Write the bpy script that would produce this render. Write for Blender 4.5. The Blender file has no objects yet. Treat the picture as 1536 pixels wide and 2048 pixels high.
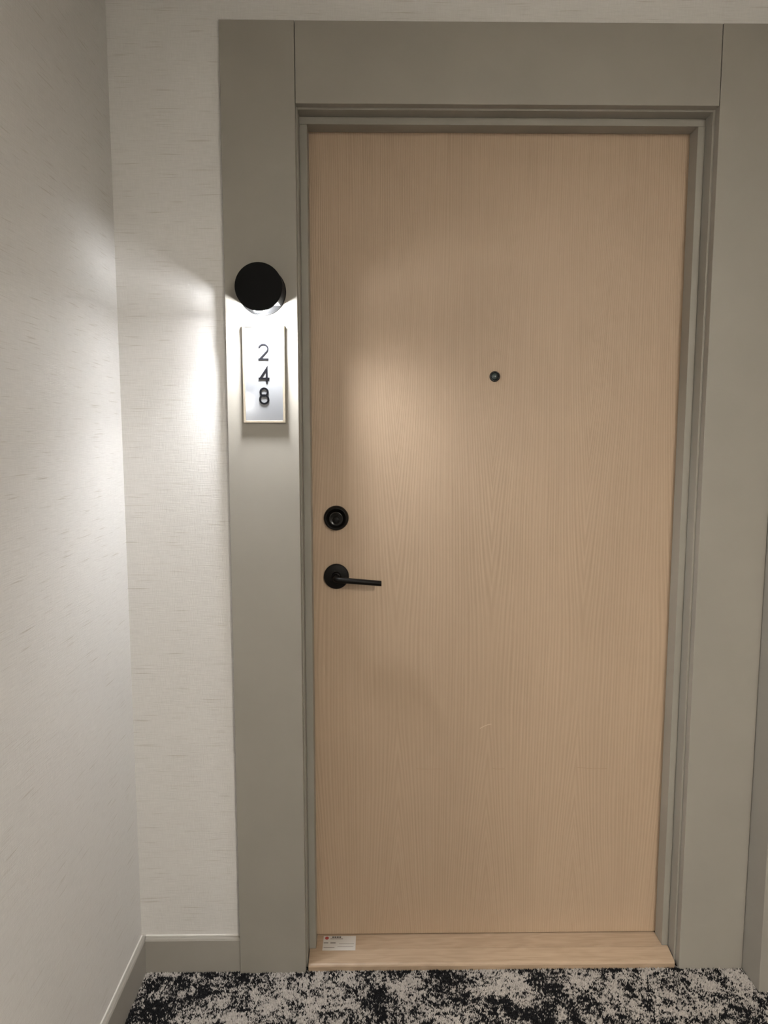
import bpy, bmesh, math, random
import numpy as np
from mathutils import Vector, Matrix

# ------------------------------------------------------------------ camera, world, exposure
scene = bpy.context.scene
COL = scene.collection
FZ = 0.0216                     # sill height above the carpet

cam_data = bpy.data.cameras.new('camera')
cam = bpy.data.objects.new('camera', cam_data)
COL.objects.link(cam)
cam_data.sensor_fit = 'VERTICAL'
cam_data.sensor_height = 36.0
cam_data.lens = 1431.63 / 2048 * 36.0
cam_data.clip_start = 0.02
pi_, ya_ = math.radians(-6.1686), math.radians(0.7657)
fwd = Vector((math.sin(ya_) * math.cos(pi_), math.cos(ya_) * math.cos(pi_), math.sin(pi_)))
rgt = fwd.cross(Vector((0, 0, 1))).normalized()
upv = rgt.cross(fwd)
cam.matrix_world = Matrix(((rgt.x, upv.x, -fwd.x, 0.1561),
                           (rgt.y, upv.y, -fwd.y, -1.8029),
                           (rgt.z, upv.z, -fwd.z, 1.3451 + FZ),
                           (0, 0, 0, 1)))
scene.camera = cam

world = bpy.data.worlds.new('world')
scene.world = world
world.use_nodes = True
world.node_tree.nodes['Background'].inputs['Color'].default_value = (1, 0.95, 0.88, 1)
world.node_tree.nodes['Background'].inputs['Strength'].default_value = 0.0

scene.view_settings.view_transform = 'Standard'
scene.view_settings.look = 'None'
scene.view_settings.gamma = 1.0
scene.view_settings.exposure = 3.3
scene.view_settings.use_curve_mapping = False

CEILING_GLOW = 28.0            # corridor ceiling lights
SCONCE_GLOW = 68.0            # light bar in the wall sconces
SCONCE_SPOT = 2.6              # their downward beam

# ------------------------------------------------------------------ helpers
random.seed(4)
rng = np.random.default_rng(11)


def link_obj(name, bm, mat, parent=None, smooth=False):
    me = bpy.data.meshes.new(name)
    bmesh.ops.recalc_face_normals(bm, faces=bm.faces)
    bm.to_mesh(me)
    bm.free()
    if smooth:
        for p in me.polygons:
            p.use_smooth = True
    o = bpy.data.objects.new(name, me)
    me.materials.append(mat)
    COL.objects.link(o)
    if parent:
        o.parent = parent
    return o


def empty(name, loc, rz=0.0):
    o = bpy.data.objects.new(name, None)
    o.empty_display_size = 0.05
    o.location = loc
    o.rotation_euler = (0, 0, rz)
    COL.objects.link(o)
    return o


def tag(o, label=None, cat=None, group=None, kind=None):
    if label: o['label'] = label
    if cat: o['category'] = cat
    if group: o['group'] = group
    if kind: o['kind'] = kind
    return o


def copy_tree(o, parent=None):
    c = o.copy()
    COL.objects.link(c)
    c.parent = parent
    for ch in list(o.children):
        copy_tree(ch, c)
    return c


def box(bm, x0, x1, y0, y1, z0, z1, bev=0.0, seg=2):
    r = bmesh.ops.create_cube(bm, size=1.0)
    vs = r['verts']
    for v in vs:
        v.co = Vector(((x0 + x1) / 2 + v.co.x * (x1 - x0),
                       (y0 + y1) / 2 + v.co.y * (y1 - y0),
                       (z0 + z1) / 2 + v.co.z * (z1 - z0)))
    if bev > 0:
        es = list({e for v in vs for e in v.link_edges})
        bmesh.ops.bevel(bm, geom=es, offset=bev, segments=seg, affect='EDGES', profile=0.5)
    return bm


def boxes(*bs):
    bm = bmesh.new()
    for b in bs:
        box(bm, *b)
    return bm


def prism_xz(bm, pts, y0, y1):
    """closed outline in x,z pushed along y"""
    a = [bm.verts.new((p[0], y0, p[1])) for p in pts]
    b = [bm.verts.new((p[0], y1, p[1])) for p in pts]
    n = len(pts)
    bm.faces.new(a)
    bm.faces.new(b[::-1])
    for i in range(n):
        bm.faces.new((a[i], b[i], b[(i + 1) % n], a[(i + 1) % n]))


def prism_yz(bm, pts, x0, x1):
    a = [bm.verts.new((x0, p[0], p[1])) for p in pts]
    b = [bm.verts.new((x1, p[0], p[1])) for p in pts]
    n = len(pts)
    bm.faces.new(a)
    bm.faces.new(b[::-1])
    for i in range(n):
        bm.faces.new((a[i], b[i], b[(i + 1) % n], a[(i + 1) % n]))


def lathe_y(bm, prof, n=64, cx=0.0, cz=0.0):
    """prof: list of (radius, y); first/last with radius 0 close the shape"""
    rings = []
    for r, y in prof:
        if r < 1e-7:
            rings.append([bm.verts.new((cx, y, cz))])
        else:
            rings.append([bm.verts.new((cx + r * math.cos(2 * math.pi * i / n), y,
                                        cz + r * math.sin(2 * math.pi * i / n))) for i in range(n)])
    for a, b in zip(rings, rings[1:]):
        for i in range(n):
            j = (i + 1) % n
            if len(a) == 1 and len(b) == 1:
                continue
            if len(a) == 1:
                bm.faces.new((a[0], b[i], b[j]))
            elif len(b) == 1:
                bm.faces.new((a[i], b[0], a[j]))
            else:
                bm.faces.new((a[i], b[i], b[j], a[j]))


def tube(bm, pts, radii, n=20, cap=True):
    rings = []
    P = [Vector(p) for p in pts]
    for k, p in enumerate(P):
        t = (P[min(k + 1, len(P) - 1)] - P[max(k - 1, 0)]).normalized()
        s = t.cross(Vector((0, 0, 1)))
        if s.length < 1e-4:
            s = t.cross(Vector((1, 0, 0)))
        s.normalize()
        u = s.cross(t)
        rings.append([bm.verts.new(p + (s * math.cos(2 * math.pi * i / n) + u * math.sin(2 * math.pi * i / n)) * radii[k])
                      for i in range(n)])
    for a, b in zip(rings, rings[1:]):
        for i in range(n):
            j = (i + 1) % n
            bm.faces.new((a[i], b[i], b[j], a[j]))
    if cap:
        bm.faces.new(rings[0])
        bm.faces.new(rings[-1][::-1])


def stroke(bm, pts, w, y0, y1):
    """a flat pen stroke in x,z with mitred corners, pushed along y"""
    P = [Vector((p[0], p[1])) for p in pts]
    L, R = [], []
    for k, p in enumerate(P):
        d0 = (P[k] - P[k - 1]).normalized() if k else (P[1] - P[0]).normalized()
        d1 = (P[k + 1] - P[k]).normalized() if k < len(P) - 1 else d0
        n0, n1 = Vector((-d0.y, d0.x)), Vector((-d1.y, d1.x))
        m = (n0 + n1).normalized()
        s = min(w / 2 / max(m.dot(n0), 0.3), w * 1.4)
        L.append(p + m * s)
        R.append(p - m * s)
    for k in range(len(P) - 1):
        q = [L[k], L[k + 1], R[k + 1], R[k]]
        prism_xz(bm, [(v.x, v.y) for v in q], y0, y1)


def ring(bm, cx, cz, ro, ri, y0, y1, n=40):
    lathe_y(bm, [(ri, y0), (ro, y0), (ro, y1), (ri, y1), (ri, y0)], n, cx, cz)


# ------------------------------------------------------------------ materials
def new_mat(name):
    m = bpy.data.materials.new(name)
    m.use_nodes = True
    nt = m.node_tree
    return m, nt, nt.nodes, nt.links, nt.nodes['Principled BSDF']


def plain(name, col, rough=0.5, metal=0.0, coat=0.0, spec=0.5):
    m, nt, N, L, b = new_mat(name)
    b.inputs['Base Color'].default_value = (*col, 1)
    b.inputs['Roughness'].default_value = rough
    b.inputs['Metallic'].default_value = metal
    b.inputs['Coat Weight'].default_value = coat
    b.inputs['Coat Roughness'].default_value = 0.03
    b.inputs['Specular IOR Level'].default_value = spec
    return m


def math_node(N, L, op, a, b=None, c=None):
    n = N.new('ShaderNodeMath')
    n.operation = op
    for i, v in enumerate((a, b, c)):
        if v is None:
            continue
        if isinstance(v, (int, float)):
            n.inputs[i].default_value = v
        else:
            L.new(v, n.inputs[i])
    return n.outputs[0]


def noise_at(N, L, vec, scale, detail=3, rough=0.55):
    """noise on coordinates stretched by a vector"""
    mp = N.new('ShaderNodeMapping')
    mp.inputs['Scale'].default_value = scale
    L.new(vec, mp.inputs['Vector'])
    n = N.new('ShaderNodeTexNoise')
    n.inputs['Scale'].default_value = 1.0
    n.inputs['Detail'].default_value = detail
    n.inputs['Roughness'].default_value = rough
    L.new(mp.outputs[0], n.inputs['Vector'])
    return n.outputs['Fac']


def ramp(N, L, fac, stops):
    r = N.new('ShaderNodeValToRGB')
    el = r.color_ramp.elements
    while len(el) < len(stops):
        el.new(0.5)
    for e, (p, c) in zip(el, stops):
        e.position = p
        e.color = (*c, 1) if len(c) == 3 else c
    L.new(fac, r.inputs['Fac'])
    return r.outputs['Color']


def bump(N, L, height, strength, dist, bsdf):
    b = N.new('ShaderNodeBump')
    b.inputs['Strength'].default_value = strength
    b.inputs['Distance'].default_value = dist
    L.new(height, b.inputs['Height'])
    L.new(b.outputs[0], bsdf.inputs['Normal'])


def wallpaper_mat():
    m, nt, N, L, b = new_mat('woven_wallpaper')
    tc = N.new('ShaderNodeTexCoord')
    sep = N.new('ShaderNodeSeparateXYZ')
    L.new(tc.outputs['Object'], sep.inputs[0])
    h = math_node(N, L, 'ADD', sep.outputs['X'], sep.outputs['Y'])
    cmb = N.new('ShaderNodeCombineXYZ')
    L.new(h, cmb.inputs['X'])
    L.new(sep.outputs['Z'], cmb.inputs['Z'])
    v = cmb.outputs[0]
    thread = noise_at(N, L, v, (28, 1, 620), 2, 0.6)       # horizontal weft
    warp = noise_at(N, L, v, (520, 1, 40), 2, 0.6)         # vertical warp
    slub = noise_at(N, L, v, (11, 1, 300), 1, 0.4)         # thick slubs
    blot = noise_at(N, L, v, (3, 1, 5), 2, 0.5)
    t = math_node(N, L, 'ADD', math_node(N, L, 'MULTIPLY', thread, 0.6), math_node(N, L, 'MULTIPLY', warp, 0.4))
    t = math_node(N, L, 'ADD', t, math_node(N, L, 'MULTIPLY', math_node(N, L, 'SUBTRACT', blot, 0.5), 0.06))
    base = ramp(N, L, t, [(0.30, (0.600, 0.586, 0.563)), (0.68, (0.705, 0.690, 0.667))])
    sl = ramp(N, L, slub, [(0.64, (1, 1, 1)), (0.78, (0.76, 0.73, 0.69))])
    mx = N.new('ShaderNodeMix')
    mx.data_type = 'RGBA'
    mx.blend_type = 'MULTIPLY'
    mx.inputs['Factor'].default_value = 1.0
    L.new(base, mx.inputs['A'])
    L.new(sl, mx.inputs['B'])
    L.new(mx.outputs['Result'], b.inputs['Base Color'])
    b.inputs['Roughness'].default_value = 0.62
    b.inputs['Specular IOR Level'].default_value = 0.35
    bump(N, L, t, 0.45, 0.0013, b)
    return m


def paint_mat(name, col, rough=0.5):
    m, nt, N, L, b = new_mat(name)
    tc = N.new('ShaderNodeTexCoord')
    n = noise_at(N, L, tc.outputs['Object'], (7, 7, 7), 3, 0.5)
    c = ramp(N, L, n, [(0.3, tuple(v * 0.97 for v in col)), (0.7, tuple(v * 1.03 for v in col))])
    L.new(c, b.inputs['Base Color'])
    f = noise_at(N, L, tc.outputs['Object'], (420, 420, 420), 2, 0.5)
    bump(N, L, f, 0.08, 0.0006, b)
    b.inputs['Roughness'].default_value = rough
    b.inputs['Specular IOR Level'].default_value = 0.4
    return m


def door_wood_mat():
    m, nt, N, L, b = new_mat('pale_ash_veneer')
    tc = N.new('ShaderNodeTexCoord')
    v = tc.outputs['Object']
    sep = N.new('ShaderNodeSeparateXYZ')
    L.new(v, sep.inputs[0])
    x, z = sep.outputs['X'], sep.outputs['Z']
    sway = noise_at(N, L, v, (2.2, 1, 0.8), 2, 0.5)
    sway2 = noise_at(N, L, v, (9, 1, 2.2), 2, 0.5)
    xs = math_node(N, L, 'ADD', x, math_node(N, L, 'MULTIPLY', math_node(N, L, 'SUBTRACT', sway, 0.5), 0.035))
    # distance from the crown line of each book-matched leaf of veneer
    d = math_node(N, L, 'PINGPONG', math_node(N, L, 'ADD', xs, 2.4 - 0.215 + 0.0), 0.12)
    near = math_node(N, L, 'SUBTRACT', 1.0, math_node(N, L, 'MULTIPLY', d, 1 / 0.122))
    near = math_node(N, L, 'POWER', math_node(N, L, 'MAXIMUM', near, 0.0), 1.5)
    wob = math_node(N, L, 'SINE', math_node(N, L, 'MULTIPLY', math_node(N, L, 'SUBTRACT', z, 1.36), 2.6))
    wob = math_node(N, L, 'MULTIPLY', wob, 0.042)
    u = math_node(N, L, 'SUBTRACT', d, math_node(N, L, 'MULTIPLY', wob, near))
    u = math_node(N, L, 'ADD', u, math_node(N, L, 'MULTIPLY', math_node(N, L, 'SUBTRACT', sway2, 0.5), 0.006))
    cu = N.new('ShaderNodeCombineXYZ')
    L.new(u, cu.inputs['X'])
    L.new(z, cu.inputs['Z'])
    s = noise_at(N, L, cu.outputs[0], (330, 1, 2.2), 1, 0.5)
    ph = noise_at(N, L, cu.outputs[0], (34, 1, 1.5), 2, 0.5)
    rib = math_node(N, L, 'SINE', math_node(N, L, 'MULTIPLY_ADD', u, 2 * math.pi / 0.0064, math_node(N, L, 'MULTIPLY', ph, 14.0)))
    s = math_node(N, L, 'MULTIPLY_ADD', math_node(N, L, 'SUBTRACT', s, 0.5), 1.1, 0.5)
    s = math_node(N, L, 'ADD', s, math_node(N, L, 'MULTIPLY', rib, 0.36))
    pores = noise_at(N, L, v, (620, 1, 16), 3, 0.6)
    broad = noise_at(N, L, v, (9, 1, 1.1), 3, 0.55)
    amt = noise_at(N, L, v, (6, 1, 2.5), 2, 0.5)            # the grain shows more here, less there
    s = math_node(N, L, 'MULTIPLY', s, math_node(N, L, 'MULTIPLY_ADD', amt, 1.0, 0.35))
    g = math_node(N, L, 'ADD', math_node(N, L, 'MULTIPLY', s, 0.42), math_node(N, L, 'MULTIPLY', pores, 0.36))
    g = math_node(N, L, 'ADD', g, math_node(N, L, 'MULTIPLY', broad, 0.16))
    c = ramp(N, L, g, [(0.12, DOOR_LIGHT), (0.82, DOOR_DARK)])
    L.new(c, b.inputs['Base Color'])
    b.inputs['Roughness'].default_value = 0.5
    b.inputs['Specular IOR Level'].default_value = 0.4
    inv = math_node(N, L, 'MULTIPLY', g, -1.0)
    bump(N, L, inv, 0.6, 0.001, b)
    return m


def sill_wood_mat():
    m, nt, N, L, b = new_mat('oak_sill')
    tc = N.new('ShaderNodeTexCoord')
    v = tc.outputs['Object']
    w = noise_at(N, L, v, (3.0, 18, 18), 3, 0.5)
    f = noise_at(N, L, v, (9, 320, 320), 3, 0.6)
    r = math_node(N, L, 'SINE', math_node(N, L, 'MULTIPLY', w, 60.0))
    g = math_node(N, L, 'ADD', math_node(N, L, 'MULTIPLY', r, 0.14), f)
    c = ramp(N, L, g, [(0.0, DOOR_LIGHT), (0.85, DOOR_DARK)])
    L.new(c, b.inputs['Base Color'])
    b.inputs['Roughness'].default_value = 0.45
    bump(N, L, g, 0.12, 0.0008, b)
    return m


def carpet_base_mat():
    m, nt, N, L, b = new_mat('carpet_backing')
    tc = N.new('ShaderNodeTexCoord')
    v = tc.outputs['Object']
    a = noise_at(N, L, v, (26, 26, 26), 5, 0.75)
    f = noise_at(N, L, v, (330, 330, 330), 2, 0.6)
    g = math_node(N, L, 'ADD', math_node(N, L, 'MULTIPLY', a, 0.75), math_node(N, L, 'MULTIPLY', f, 0.25))
    c = ramp(N, L, g, [(0.46, (0.012, 0.012, 0.013)), (0.54, (0.33, 0.31, 0.28))])
    L.new(c, b.inputs['Base Color'])
    b.inputs['Roughness'].default_value = 0.95
    b.inputs['Specular IOR Level'].default_value = 0.1
    bump(N, L, f, 0.8, 0.004, b)
    return m


def tuft_mat():
    m, nt, N, L, b = new_mat('carpet_yarn')
    at = N.new('ShaderNodeAttribute')
    at.attribute_name = 'yarn'
    L.new(at.outputs['Color'], b.inputs['Base Color'])
    b.inputs['Roughness'].default_value = 0.95
    b.inputs['Specular IOR Level'].default_value = 0.1
    return m


def glow(name, col, strength):
    m, nt, N, L, b = new_mat(name)
    b.inputs['Base Color'].default_value = (0.9, 0.9, 0.9, 1)
    b.inputs['Emission Color'].default_value = (*col, 1)
    b.inputs['Emission Strength'].default_value = strength
    return m


DOOR_LIGHT = (0.475, 0.355, 0.248)
DOOR_DARK = (0.345, 0.250, 0.168)
M_PAPER = wallpaper_mat()
M_TRIM = paint_mat('greige_satin_paint', (0.300, 0.280, 0.245), 0.42)
M_FRAME = paint_mat('greige_frame_paint', (0.285, 0.268, 0.232), 0.40)
M_BASE = paint_mat('greige_baseboard_paint', (0.330, 0.310, 0.275), 0.38)
M_CEIL = paint_mat('ceiling_paint', (0.70, 0.68, 0.64), 0.8)
M_CAULK = paint_mat('white_caulk', (0.66, 0.64, 0.60), 0.6)
M_DOOR = door_wood_mat()
M_SILL = sill_wood_mat()
M_CARPET = carpet_base_mat()
M_YARN = tuft_mat()
M_BLACK = plain('matte_black_metal', (0.003, 0.003, 0.003), 0.6, spec=0.12)
M_BRONZE = plain('dark_bronze', (0.005, 0.004, 0.003), 0.45, spec=0.15)
M_BRONZE_GLOSS = plain('dark_bronze_polished', (0.005, 0.004, 0.003), 0.22, spec=0.3)
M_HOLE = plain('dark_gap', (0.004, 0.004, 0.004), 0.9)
M_WHITE = plain('sign_white_acrylic', (0.155, 0.158, 0.164), 0.5, 0.0, 1.0, 0.0)
M_DIGIT = plain('sign_black_digit', (0.006, 0.006, 0.007), 0.8, spec=0.0)
M_CHAMP = plain('champagne_metal', (0.58, 0.52, 0.42), 0.32, 0.85)
M_REFLECT = plain('white_reflector', (0.85, 0.85, 0.85), 0.5)
M_LENS = plain('peephole_glass', (0.02, 0.035, 0.035), 0.05, 0.0, 1.0)
M_CARD = plain('white_card', (0.60, 0.58, 0.55), 0.5)
M_INK = plain('card_ink', (0.03, 0.025, 0.02), 0.6)
M_INK_PALE = plain('card_ink_pale', (0.22, 0.20, 0.19), 0.6)
M_RED = plain('card_red', (0.36, 0.045, 0.04), 0.5)
M_SCUFF = plain('pale_scratch', (0.60, 0.47, 0.34), 0.6)
M_SCUFF_DARK = plain('dark_scratch', (0.36, 0.25, 0.165), 0.6)
M_BAR = glow('sconce_light_bar', (0.98, 1.0, 1.03), SCONCE_GLOW)
M_PANEL = glow('ceiling_light_diffuser', (1.0, 0.935, 0.84), CEILING_GLOW)

# ------------------------------------------------------------------ the setting
YW = -0.0859        # wallpapered back wall
YC = -0.1039        # face of the flat casing boards
XW = -0.4426        # wallpapered side wall
XR = 1.104          # return on the right of the casing
CEIL = 2.42
YF = -3.40          # opposite side of the corridor
ZB = -0.0045         # carpet backing
ZT = 2.2601 + FZ    # top of casing
ZC = 2.0850 + FZ    # underside of header casing
XC0, XC1 = -0.0213, 0.9393

o = link_obj('floor', boxes((-4.2, 5.2, YF - 0.2, 0.3, ZB - 0.05, ZB)), M_CARPET)
tag(o, 'black and cream mottled carpet in the corridor', kind='structure')
floor = o
o = link_obj('ceiling', boxes((-4.2, 5.2, YF - 0.2, 0.3, CEIL, CEIL + 0.1)), M_CEIL)
tag(o, 'plain pale corridor ceiling', kind='structure')

bm = boxes((XW - 0.02, -0.030, YW, 0.10, ZB, CEIL), (-0.030, 0.948, YW, 0.10, 2.093 + FZ, CEIL), (0.948, XR + 0.1, YW, 0.10, ZB, CEIL))
o = link_obj('wall_back', bm, M_PAPER)
tag(o, 'off-white woven wallpaper wall around the apartment door', kind='structure')
o = link_obj('wall_left', boxes((XW - 0.14, XW, -1.25, 0.10, ZB, CEIL)), M_PAPER)
tag(o, 'off-white woven wallpaper side wall meeting the door wall', kind='structure')
o = link_obj('wall_right', boxes((XR, XR + 0.60, -0.184, 0.10, ZB, CEIL, 0.0015, 2)), M_TRIM)
tag(o, 'greige painted return projecting beside the right casing board', kind='structure')
o = link_obj('wall_front', boxes((-4.2, 5.2, YF - 0.12, YF, ZB, CEIL)), M_PAPER)
tag(o, 'wallpapered wall on the other side of the corridor', kind='structure')
o = link_obj('wall_far_left', boxes((-4.2, -4.08, YF, -1.25, ZB, CEIL)), M_PAPER)
tag(o, 'wallpapered wall closing one end of the corridor', kind='structure')
o = link_obj('wall_far_right', boxes((5.08, 5.2, YF, 0.1, ZB, CEIL)), M_PAPER)
tag(o, 'wallpapered wall closing the other end of the corridor', kind='structure')
o = link_obj('wall_corridor_left', boxes((-4.2, XW - 0.14, -1.25, -1.13, ZB, CEIL)), M_PAPER)
tag(o, 'wallpapered corridor wall beyond the side wall corner', kind='structure')
o = link_obj('wall_corridor_right', boxes((XR + 0.60, 5.08, -0.16, -0.04, ZB, CEIL)), M_PAPER)
tag(o, 'wallpapered corridor wall beyond the painted return', kind='structure')

# baseboards
BH = 0.0885
prof = [(0.0, ZB), (-0.0135, ZB), (-0.0135, BH - 0.006), (-0.0115, BH - 0.002), (-0.009, BH), (0.0, BH)]
bm = bmesh.new()
prism_yz(bm, [(YW + p[0], p[1]) for p in prof], XW + 0.0125, -0.1889)
bb = link_obj('baseboard_back', bm, M_BASE)
tag(bb, 'greige baseboard between the wall corner and the casing', kind='structure')
bm = bmesh.new()
box(bm, XW + 0.011, -0.1889, YW - 0.0035, YW + 0.001, BH - 0.001, BH + 0.0030, 0.0012)
link_obj('caulk_line', bm, M_CAULK, bb)
bm = bmesh.new()
a = [bm.verts.new((XW - p[0] * 0.92, -1.25, p[1])) for p in prof]
b2 = [bm.verts.new((XW - p[0] * 0.92, YW, p[1])) for p in prof]
bm.faces.new(a); bm.faces.new(b2[::-1])
for i in range(len(prof)):
    j = (i + 1) % len(prof)
    bm.faces.new((a[i], b2[i], b2[j], a[j]))
bl = link_obj('baseboard_left', bm, M_BASE)
tag(bl, 'greige baseboard along the wallpapered side wall', kind='structure')
bm = bmesh.new()
box(bm, XW - 0.001, XW + 0.0030, -1.25, YW, BH - 0.001, BH + 0.0028, 0.0012)
link_obj('caulk_line', bm, M_CAULK, bl)

# flat casing boards
o = link_obj('trim_1', boxes((-0.1884, XC0, YC, YW + 0.004, ZB, ZT, 0.0009, 2)), M_TRIM)
tag(o, 'upright greige casing board carrying the sconce and room number', kind='structure')
o = link_obj('trim_2', boxes((XC0 + 0.0014, XC1 - 0.0014, YC + 0.0003, YW + 0.004, ZC, ZT - 0.0004, 0.0009, 2)), M_TRIM)
tag(o, 'greige header casing board above the door', kind='structure')
o = link_obj('trim_3', boxes((XC1, XR - 0.0008, YC, YW + 0.004, ZB, ZT, 0.0009, 2)), M_TRIM)
tag(o, 'upright greige casing board beside the painted return', kind='structure')

# ------------------------------------------------------------------ door
door = empty('door_1', (0, 0, 0))
tag(door, 'pale ash veneer apartment door in a stepped greige metal frame', kind='structure')
XF1 = 0.9162
ZF = 2.0636 + FZ
leaf = link_obj('door_leaf', boxes((-0.012, XF1 + 0.012, 0.0, 0.042, FZ + 0.0025, ZF + 0.012, 0.001, 1)), M_DOOR, door)
YA = -0.0474        # narrow frame face
YL = -0.0830        # front lip of the frame
BK = -0.0028        # back of the frame, a hair in front of the leaf
LW = 0.0175
bm = boxes((-LW, 0.0, YA, BK, ZB, ZF - 0.0004, 0.0008, 2), (XC0 - 0.006, -LW - 0.0002, YL, BK, ZB, ZC + 0.006, 0.0006, 2))
link_obj('frame_jamb', bm, M_FRAME, door)
bm = boxes((XF1, 0.9336, YA, BK, ZB, ZF - 0.0004, 0.0008, 2), (0.9338, XC1 + 0.006, YL, BK, ZB, ZC + 0.006, 0.0006, 2))
link_obj('frame_jamb', bm, M_FRAME, door)
ZL = 2.0803 + FZ
bm = boxes((-LW, 0.9336, YA, BK, ZF, ZL, 0.0008, 2), (-LW, 0.9336, YL, BK, ZL + 0.0002, ZC + 0.006, 0.0006, 2))
link_obj('frame_head', bm, M_FRAME, door)
link_obj('gap_shade_backing', boxes((-0.02, XF1 + 0.02, 0.044, 0.06, ZB, ZF + 0.02)), M_HOLE, door)  # dark backing sheet added behind the leaf, standing in for shade in the gap

# oak sill: flat between the jambs, sloping nose in front of them
bm = bmesh.new()
prism_yz(bm, [(0.045, ZB), (0.045, FZ), (-0.050, FZ), (-0.0500, ZB)], 0.0004, XF1 - 0.0004)
prism_yz(bm, [(-0.0502, ZB), (-0.0502, FZ), (-0.056, FZ), (-0.094, 0.0140), (-0.0985, 0.0115), (-0.1000, 0.008), (-0.1000, ZB)], -0.0152, 0.9300)
sill = link_obj('threshold', bm, M_SILL, door)
sill['label'] = 'pale oak threshold with a sloping front nose'

# deadbolt
dx, dz = 0.0592, 1.1351 + FZ
bm = bmesh.new()
lathe_y(bm, [(0, 0), (0.0315, 0), (0.0312, -0.004), (0.0285, -0.014), (0.0270, -0.0155), (0.0248, -0.0155), (0.0240, -0.0145), (0.0235, -0.011), (0, -0.011)], 64, dx, dz)
dead = link_obj('deadbolt', bm, M_BRONZE, door, True)
dead['label'] = 'round dark bronze deadbolt'
bm = bmesh.new()
lathe_y(bm, [(0, -0.0105), (0.0190, -0.0105), (0.0190, -0.0135), (0.0180, -0.0150), (0.0150, -0.0152), (0.0135, -0.0142), (0, -0.0142)], 48, dx, dz - 0.001)
link_obj('key_cylinder', bm, M_BRONZE_GLOSS, dead, True)
bm = bmesh.new()
lathe_y(bm, [(0, -0.0135), (0.0085, -0.0135), (0.0085, -0.0162), (0.0078, -0.0168), (0, -0.0168)], 32, dx, dz - 0.004)
link_obj('key_plug', bm, M_BRONZE, dead, True)
link_obj('keyhole', boxes((dx - 0.001, dx + 0.001, -0.0171, -0.0160, dz - 0.0085, dz + 0.0005)), M_HOLE, dead)

# lever handle
lx, lz = 0.0587, 0.9859 + FZ
bm = bmesh.new()
lathe_y(bm, [(0, 0), (0.0318, 0), (0.0318, -0.0075), (0.0311, -0.0085), (0.0300, -0.0090), (0, -0.0092)], 64, lx, lz)
rose = link_obj('lever_rose', bm, M_BRONZE, door, True)
rose['label'] = 'round dark bronze lever handle'
bm = bmesh.new()
lathe_y(bm, [(0, -0.0088), (0.0125, -0.0088), (0.0115, -0.0130), (0.0095, -0.0150), (0, -0.0150)], 40, lx, lz)
link_obj('lever_collar', bm, M_BRONZE, rose, True)
bm = bmesh.new()
ex, ez = 0.1733, 0.9765 + FZ
pts, rad = [], []
pts += [(lx, -0.012, lz), (lx, -0.036, lz)]
rad += [0.0082, 0.0078]
for k in range(1, 7):
    a = math.radians(15 * k)
    pts.append((lx + 0.014 * (1 - math.cos(a)), -0.036 - 0.014 * math.sin(a), lz - 0.001 * k / 6))
    rad.append(0.0078 - 0.0001 * k)
pts += [(ex - 0.001, -0.050, ez), (ex, -0.050, ez)]
rad += [0.0068, 0.0062]
tube(bm, pts, rad, 24)
link_obj('lever', bm, M_BRONZE, rose, True)

# peephole
px, pz = 0.4557, 1.4889 + FZ
bm = bmesh.new()
lathe_y(bm, [(0, 0), (0.0132, 0), (0.0132, -0.0015), (0.0124, -0.0032), (0.0104, -0.0036), (0.0096, -0.0030), (0.0092, -0.0015), (0, -0.0015)], 48, px, pz)
peep = link_obj('peephole', bm, M_BRONZE_GLOSS, door, True)
peep['label'] = 'small round door viewer'
bm = bmesh.new()
lathe_y(bm, [(0.0094, -0.0012)] + [(0.0094 * math.cos(math.radians(a)), -0.0012 - 0.0052 * math.sin(math.radians(a))) for a in (10, 20, 30, 40, 50, 60, 70, 80)] + [(0, -0.0064)], 40, px, pz)
lens = link_obj('lens', bm, M_LENS, peep, True)
lens['label'] = 'dark glass lens'

# scratches on the leaf
def scratch(pts, w, mat):
    bm = bmesh.new()
    stroke(bm, pts, w, -0.00012, 0.0002)
    link_obj('scratch', bm, mat, door)
arc = [(0.432 + 0.030 * t, 0.5785 + FZ + 0.0115 * math.sin(t * math.pi / 2) + 0.0) for t in [i / 8 for i in range(9)]]
scratch(arc, 0.0016, M_SCUFF)
scratch([(0.466, 0.470 + FZ), (0.475, 0.467 + FZ), (0.500, 0.4672 + FZ)], 0.0014, M_SCUFF_DARK)
scratch([(0.265, 0.469 + FZ), (0.300, 0.4675 + FZ), (0.330, 0.468 + FZ)], 0.0012, M_SCUFF_DARK)
scratch([(0.690, 0.470 + FZ), (0.735, 0.466 + FZ), (0.770, 0.4665 + FZ)], 0.0013, M_SCUFF_DARK)

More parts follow.
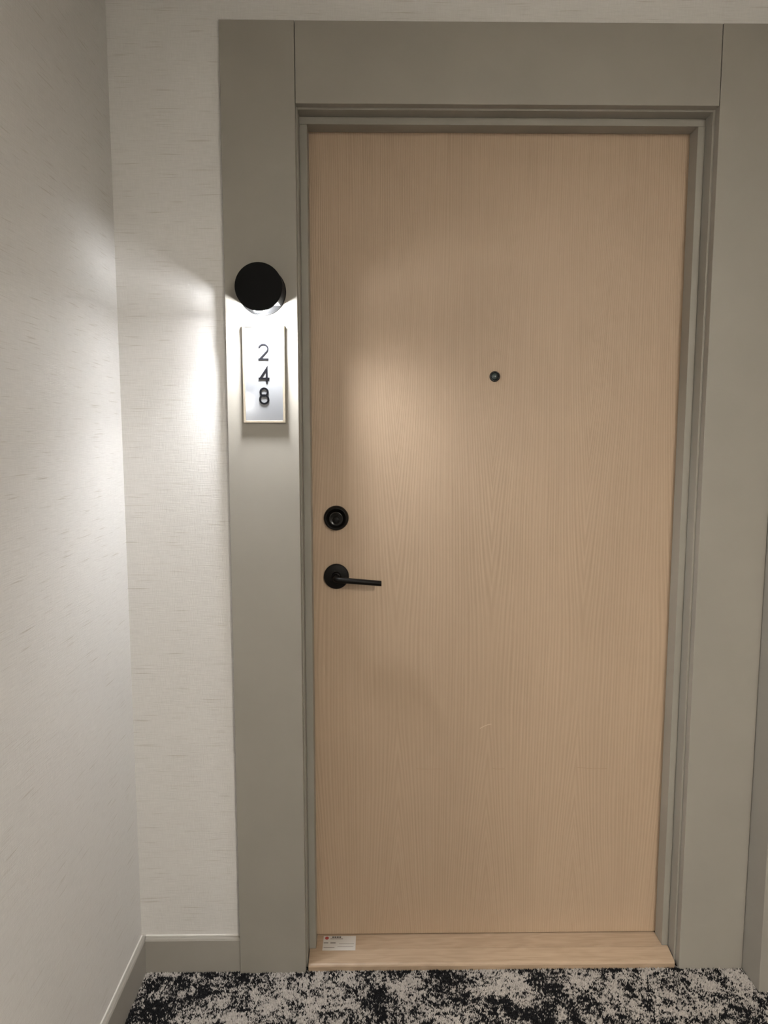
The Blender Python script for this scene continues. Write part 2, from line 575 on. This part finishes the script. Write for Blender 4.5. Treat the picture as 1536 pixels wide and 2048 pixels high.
# ------------------------------------------------------------------ wall sconce
def make_sconce():
    root = empty('wall_sconce', (-0.1012, YC, 1.6725 + FZ))
    R0 = 0.0530
    # back plate against the board
    bm = bmesh.new()
    lathe_y(bm, [(0, 0.0), (0.0542, 0.0), (0.0545, -0.0015), (0.0540, -0.0030), (0, -0.0030)], 96)
    link_obj('back_plate', bm, M_BLACK, root, False)
    # black housing, cut off by a chord near the bottom where the light comes out
    cut = math.radians(55)
    a0, a1 = -math.pi / 2 + cut, 1.5 * math.pi - cut
    pts = [(R0 * math.cos(a0 + (a1 - a0) * i / 80), R0 * math.sin(a0 + (a1 - a0) * i / 80)) for i in range(81)]
    bm = bmesh.new()
    prism_xz(bm, pts, -0.0560, -0.0022)
    hs = link_obj('housing', bm, M_BLACK, root)
    zc = pts[0][1]
    xh = pts[0][0]
    link_obj('reflector', boxes((-xh + 0.003, xh - 0.003, -0.0555, -0.0030, zc - 0.0012, zc + 0.001)), M_REFLECT, hs)
    # front disc
    bm = bmesh.new()
    lathe_y(bm, [(0, -0.0555), (0.0526, -0.0555), (0.0530, -0.0562), (0.0530, -0.0594), (0.0524, -0.0600), (0, -0.0600)], 96)
    d = link_obj('front_disc', bm, M_BLACK, root)
    # lamp bar
    bm = bmesh.new()
    box(bm, -0.0140, 0.0140, -0.0548, -0.0260, -0.0505, -0.0462, 0.0012, 2)
    lb = link_obj('light_bar', bm, M_BAR, root)
    lb['label'] = 'glowing white lamp'
    ld = bpy.data.lights.new('downlight', 'SPOT')
    ld.energy = SCONCE_SPOT
    ld.color = (0.98, 1.0, 1.03)
    ld.spot_size = math.radians(148)
    ld.spot_blend = 1.0
    ld.shadow_soft_size = 0.026
    lo = bpy.data.objects.new('downlight', ld)
    COL.objects.link(lo)
    lo.location = (0, -0.0490, -0.0525)
    lo.rotation_euler = (0, math.radians(-12), 0)
    lo.parent = root
    return root


sc = make_sconce()
tag(sc, 'black round wall sconce shining down above the 248 room number', 'wall lamp', 'corridor wall sconces')
sc2 = copy_tree(sc)
sc2.location = (-0.72, YF, 1.6725 + FZ)
sc2.rotation_euler = (0, 0, math.pi)
tag(sc2, 'black round wall sconce on the opposite corridor wall', 'wall lamp', 'corridor wall sconces')

# ------------------------------------------------------------------ room number sign
sg = empty('room_number_sign', (-0.1006, YC, 1.3725 + FZ))
tag(sg, 'white room number plaque 248 in a champagne metal frame below the sconce', 'sign')
SWX, SH, SB, SD = 0.0490, 0.2245, 0.0056, 0.0085
bm = boxes((-SWX, -SWX + SB, -SD, -0.001, 0, SH, 0.0008, 2), (SWX - SB, SWX, -SD, -0.001, 0, SH, 0.0008, 2),
           (-SWX + SB, SWX - SB, -SD + 0.0001, -0.001, 0.0001, SB, 0.0008, 2), (-SWX + SB, SWX - SB, -SD + 0.0001, -0.001, SH - SB, SH - 0.0001, 0.0008, 2))
f = link_obj('frame', bm, M_CHAMP, sg)
f['label'] = 'thin champagne metal frame'
PY = -0.0070
link_obj('panel', boxes((-SWX + SB, SWX - SB, PY, -0.0005, SB, SH - SB)), M_WHITE, sg)
D0, D1 = PY - 0.0016, PY + 0.0004
W_ = 0.0040


def shift(pts, z):
    return [(x, zz + z) for x, zz in pts]


# 2
z2 = 1.5360 - 1.3725
arc2 = [(0.0102 * math.cos(math.radians(a)), 0.0072 + 0.0097 * math.sin(math.radians(a))) for a in range(168, -41, -8)]
bm = bmesh.new()
stroke(bm, shift(arc2 + [(-0.0086, -0.0168)], z2), W_ * 0.86, D0, D1)
stroke(bm, shift([(-0.0122, -0.0168), (0.0115, -0.0168)], z2), W_ * 0.98, D0 + 0.00003, D1)
d = link_obj('digit', bm, M_DIGIT, sg); d['label'] = 'black digit 2'
# 4
z4 = 1.4848 - 1.3725
bm = bmesh.new()
prism_xz(bm, shift([(0.0090, 0.0196), (0.0090, -0.0188), (0.0046, -0.0188), (0.0046, 0.0130)], z4), D0, D1)
prism_xz(bm, shift([(0.0089, 0.0196), (0.0046, 0.0130), (-0.0124, -0.0121), (-0.0076, -0.0121), (0.0060, 0.0085), (0.0089, 0.0125)], z4), D0 + 0.00003, D1)
stroke(bm, shift([(-0.0122, -0.0100), (0.0128, -0.0100)], z4), W_ * 1.05, D0 + 0.00006, D1)
d = link_obj('digit', bm, M_DIGIT, sg); d['label'] = 'black digit 4'
# 8
z8 = 1.4345 - 1.3725
bm = bmesh.new()
ring(bm, 0, z8 + 0.0090, 0.0107, 0.0107 - W_ * 1.05, D0, D1)
ring(bm, 0, z8 - 0.0078, 0.0119, 0.0119 - W_ * 1.05, D0 + 0.00003, D1)
d = link_obj('digit', bm, M_DIGIT, sg); d['label'] = 'black digit 8'

# ------------------------------------------------------------------ business card on the sill
cd = empty('business_card', (0.0610, -0.0315, FZ), math.radians(-0.4))
tag(cd, 'small white business card with a red mark lying on the threshold', 'card')
CW, CH, CT = 0.0868, 0.0545, 0.0005
link_obj('card_sheet', boxes((-CW / 2, CW / 2, -CH / 2, CH / 2, 0.0001, CT)), M_CARD, cd)


def print_bar(name, x0, x1, y0, y1, mat):
    link_obj(name, boxes(((x0 - 0.5) * CW, (x1 - 0.5) * CW, (0.5 - y1) * CH, (0.5 - y0) * CH, CT - 0.0001, CT + 0.00008)), mat, cd)


bm = bmesh.new()
pts = [((0.105 - 0.5) * CW + 0.0052 * math.cos(2 * math.pi * i / 20), (0.5 - 0.155) * CH + 0.0058 * math.sin(2 * math.pi * i / 20)) for i in range(20)]
va = [bm.verts.new((x, y, CT - 0.0001)) for x, y in pts]
vb = [bm.verts.new((x, y, CT + 0.00008)) for x, y in pts]
bm.faces.new(va[::-1]); bm.faces.new(vb)
for i in range(20):
    bm.faces.new((va[i], va[(i + 1) % 20], vb[(i + 1) % 20], vb[i]))
e = link_obj('emblem', bm, M_RED, cd); e['label'] = 'red round emblem'
for k in range(4):
    print_bar('printed_line', 0.265 + k * 0.072, 0.265 + k * 0.072 + 0.060, 0.05, 0.13, M_INK)
print_bar('printed_line', 0.215, 0.60, 0.185, 0.235, M_INK_PALE)
print_bar('printed_line', 0.02, 0.16, 0.470, 0.510, M_INK)
print_bar('printed_line', 0.225, 0.385, 0.470, 0.515, M_INK)
print_bar('printed_line', 0.49, 0.95, 0.530, 0.555, M_INK_PALE)
print_bar('printed_line', 0.03, 0.36, 0.775, 0.815, M_INK_PALE)
print_bar('printed_line', 0.45, 0.93, 0.745, 0.765, M_INK_PALE)

# ------------------------------------------------------------------ corridor ceiling lights
def make_ceiling_light():
    root = empty('ceiling_light', (0, 0, CEIL))
    bm = bmesh.new()
    lathe_y(bm, [(0.185, 0), (0.185, 0.030), (0.178, 0.034), (0.170, 0.030), (0.170, 0.0), (0.185, 0)], 48)
    bmesh.ops.rotate(bm, verts=bm.verts, cent=(0, 0, 0), matrix=Matrix.Rotation(math.radians(-90), 3, 'X'))
    link_obj('rim', bm, M_CEIL, root)
    bm = bmesh.new()
    lathe_y(bm, [(0, 0.0), (0.170, 0.0), (0.170, 0.026), (0, 0.028)], 48)
    bmesh.ops.rotate(bm, verts=bm.verts, cent=(0, 0, 0), matrix=Matrix.Rotation(math.radians(-90), 3, 'X'))
    link_obj('diffuser', bm, M_PANEL, root)
    return root


cl = make_ceiling_light()
SPOTS = [(1.20, -3.02, 'round white ceiling light beyond the painted return'),
         (-1.80, -3.02, 'round white ceiling light round the side wall corner')]
for k, (x, y, lab) in enumerate(SPOTS):
    c = cl if k == 0 else copy_tree(cl)
    c.location = (x, y, CEIL)
    tag(c, lab, 'ceiling light', 'corridor ceiling lights')

# ------------------------------------------------------------------ carpet pile near the door
def value_noise(x, y, cell, seed):
    r = np.random.default_rng(seed)
    n = 512
    g = r.random((n, n))
    u, v = x / cell + 100.3, y / cell + 100.7
    i, j = np.floor(u).astype(int), np.floor(v).astype(int)
    fu, fv = u - i, v - j
    fu, fv = fu * fu * (3 - 2 * fu), fv * fv * (3 - 2 * fv)
    i0, i1, j0, j1 = i % n, (i + 1) % n, j % n, (j + 1) % n
    return (g[i0, j0] * (1 - fu) + g[i1, j0] * fu) * (1 - fv) + (g[i0, j1] * (1 - fu) + g[i1, j1] * fu) * fv


SP = 0.0027
gx = np.arange(XW + 0.012, 1.30, SP)
gy = np.arange(-0.72, YW - 0.010, SP)
X, Y = np.meshgrid(gx, gy)
X = X.ravel() + rng.uniform(-0.0009, 0.0009, X.size)
Y = Y.ravel() + rng.uniform(-0.0009, 0.0009, Y.size)
inside = (X > XW + 0.0135)
# keep clear of casing boards, sill and return
inside &= ~((X > -0.1900) & (X < XC0) & (Y > YC - 0.001))
inside &= ~((X > XC1) & (X < XR) & (Y > YC - 0.001))
inside &= ~((X > -0.0165) & (X < 0.9312) & (Y > -0.1010))
inside &= ~((X > XR - 0.001) & (Y > -0.185))
inside &= ~((X < -0.187) & (Y > YW - 0.0145))
X, Y = X[inside], Y[inside]
n = X.size
wx = X + 0.02 * (value_noise(X, Y, 0.05, 21) - 0.5)
wy = Y + 0.02 * (value_noise(X, Y, 0.05, 22) - 0.5)
v = (0.24 * value_noise(wx, wy, 0.085, 1) + 0.28 * value_noise(wx, wy, 0.036, 2) +
     0.24 * value_noise(wx, wy, 0.016, 3) + 0.36 * value_noise(wx, wy, 0.0058, 4)) / 1.04
v = (v - v.mean()) / v.std()
v = v + rng.normal(0, 0.75, n)
lightness = np.clip((v + 0.25) / 0.72, 0, 1)
light = np.stack([np.full(n, 0.43), np.full(n, 0.395), np.full(n, 0.36)], 1) * (0.80 + 0.45 * rng.random((n, 1)))
dark = np.array([[0.010, 0.010, 0.011]]) * (0.6 + 1.0 * rng.random((n, 1)))
colr = dark * (1 - lightness[:, None]) + light * lightness[:, None]
hgt = 0.0036 + 0.0022 * rng.random(n)
tw = rng.uniform(0, math.pi, n)
lnx, lny = rng.normal(0, 0.0011, n), rng.normal(0, 0.0011, n)
w = 0.00205
verts = np.zeros((n, 5, 3))
for k in range(4):
    a = tw + k * math.pi / 2
    verts[:, k, 0] = X + w * np.cos(a)
    verts[:, k, 1] = Y + w * np.sin(a)
    verts[:, k, 2] = ZB
verts[:, 4, 0] = X + lnx
verts[:, 4, 1] = Y + lny
verts[:, 4, 2] = ZB + hgt
base = (np.arange(n) * 5)[:, None]
tri = np.array([[0, 1, 4], [1, 2, 4], [2, 3, 4], [3, 0, 4]])
faces = (base[:, None, :] + tri[None, :, :]).reshape(-1, 3)
me = bpy.data.meshes.new('carpet_pile')
me.vertices.add(n * 5)
me.vertices.foreach_set('co', verts.ravel())
me.loops.add(faces.size)
me.loops.foreach_set('vertex_index', faces.ravel().astype(np.int32))
me.polygons.add(len(faces))
me.polygons.foreach_set('loop_start', (np.arange(len(faces)) * 3).astype(np.int32))
me.polygons.foreach_set('loop_total', np.full(len(faces), 3, np.int32))
me.update(calc_edges=True)
ca = me.attributes.new('yarn', 'FLOAT_COLOR', 'POINT')
rgba = np.ones((n, 5, 4))
rgba[:, :, :3] = colr[:, None, :]
ca.data.foreach_set('color', rgba.ravel())
me.materials.append(M_YARN)
pile = bpy.data.objects.new('carpet_pile', me)
COL.objects.link(pile)
pile.parent = floor
tag(pile, 'short mottled black and cream carpet pile', kind='stuff')
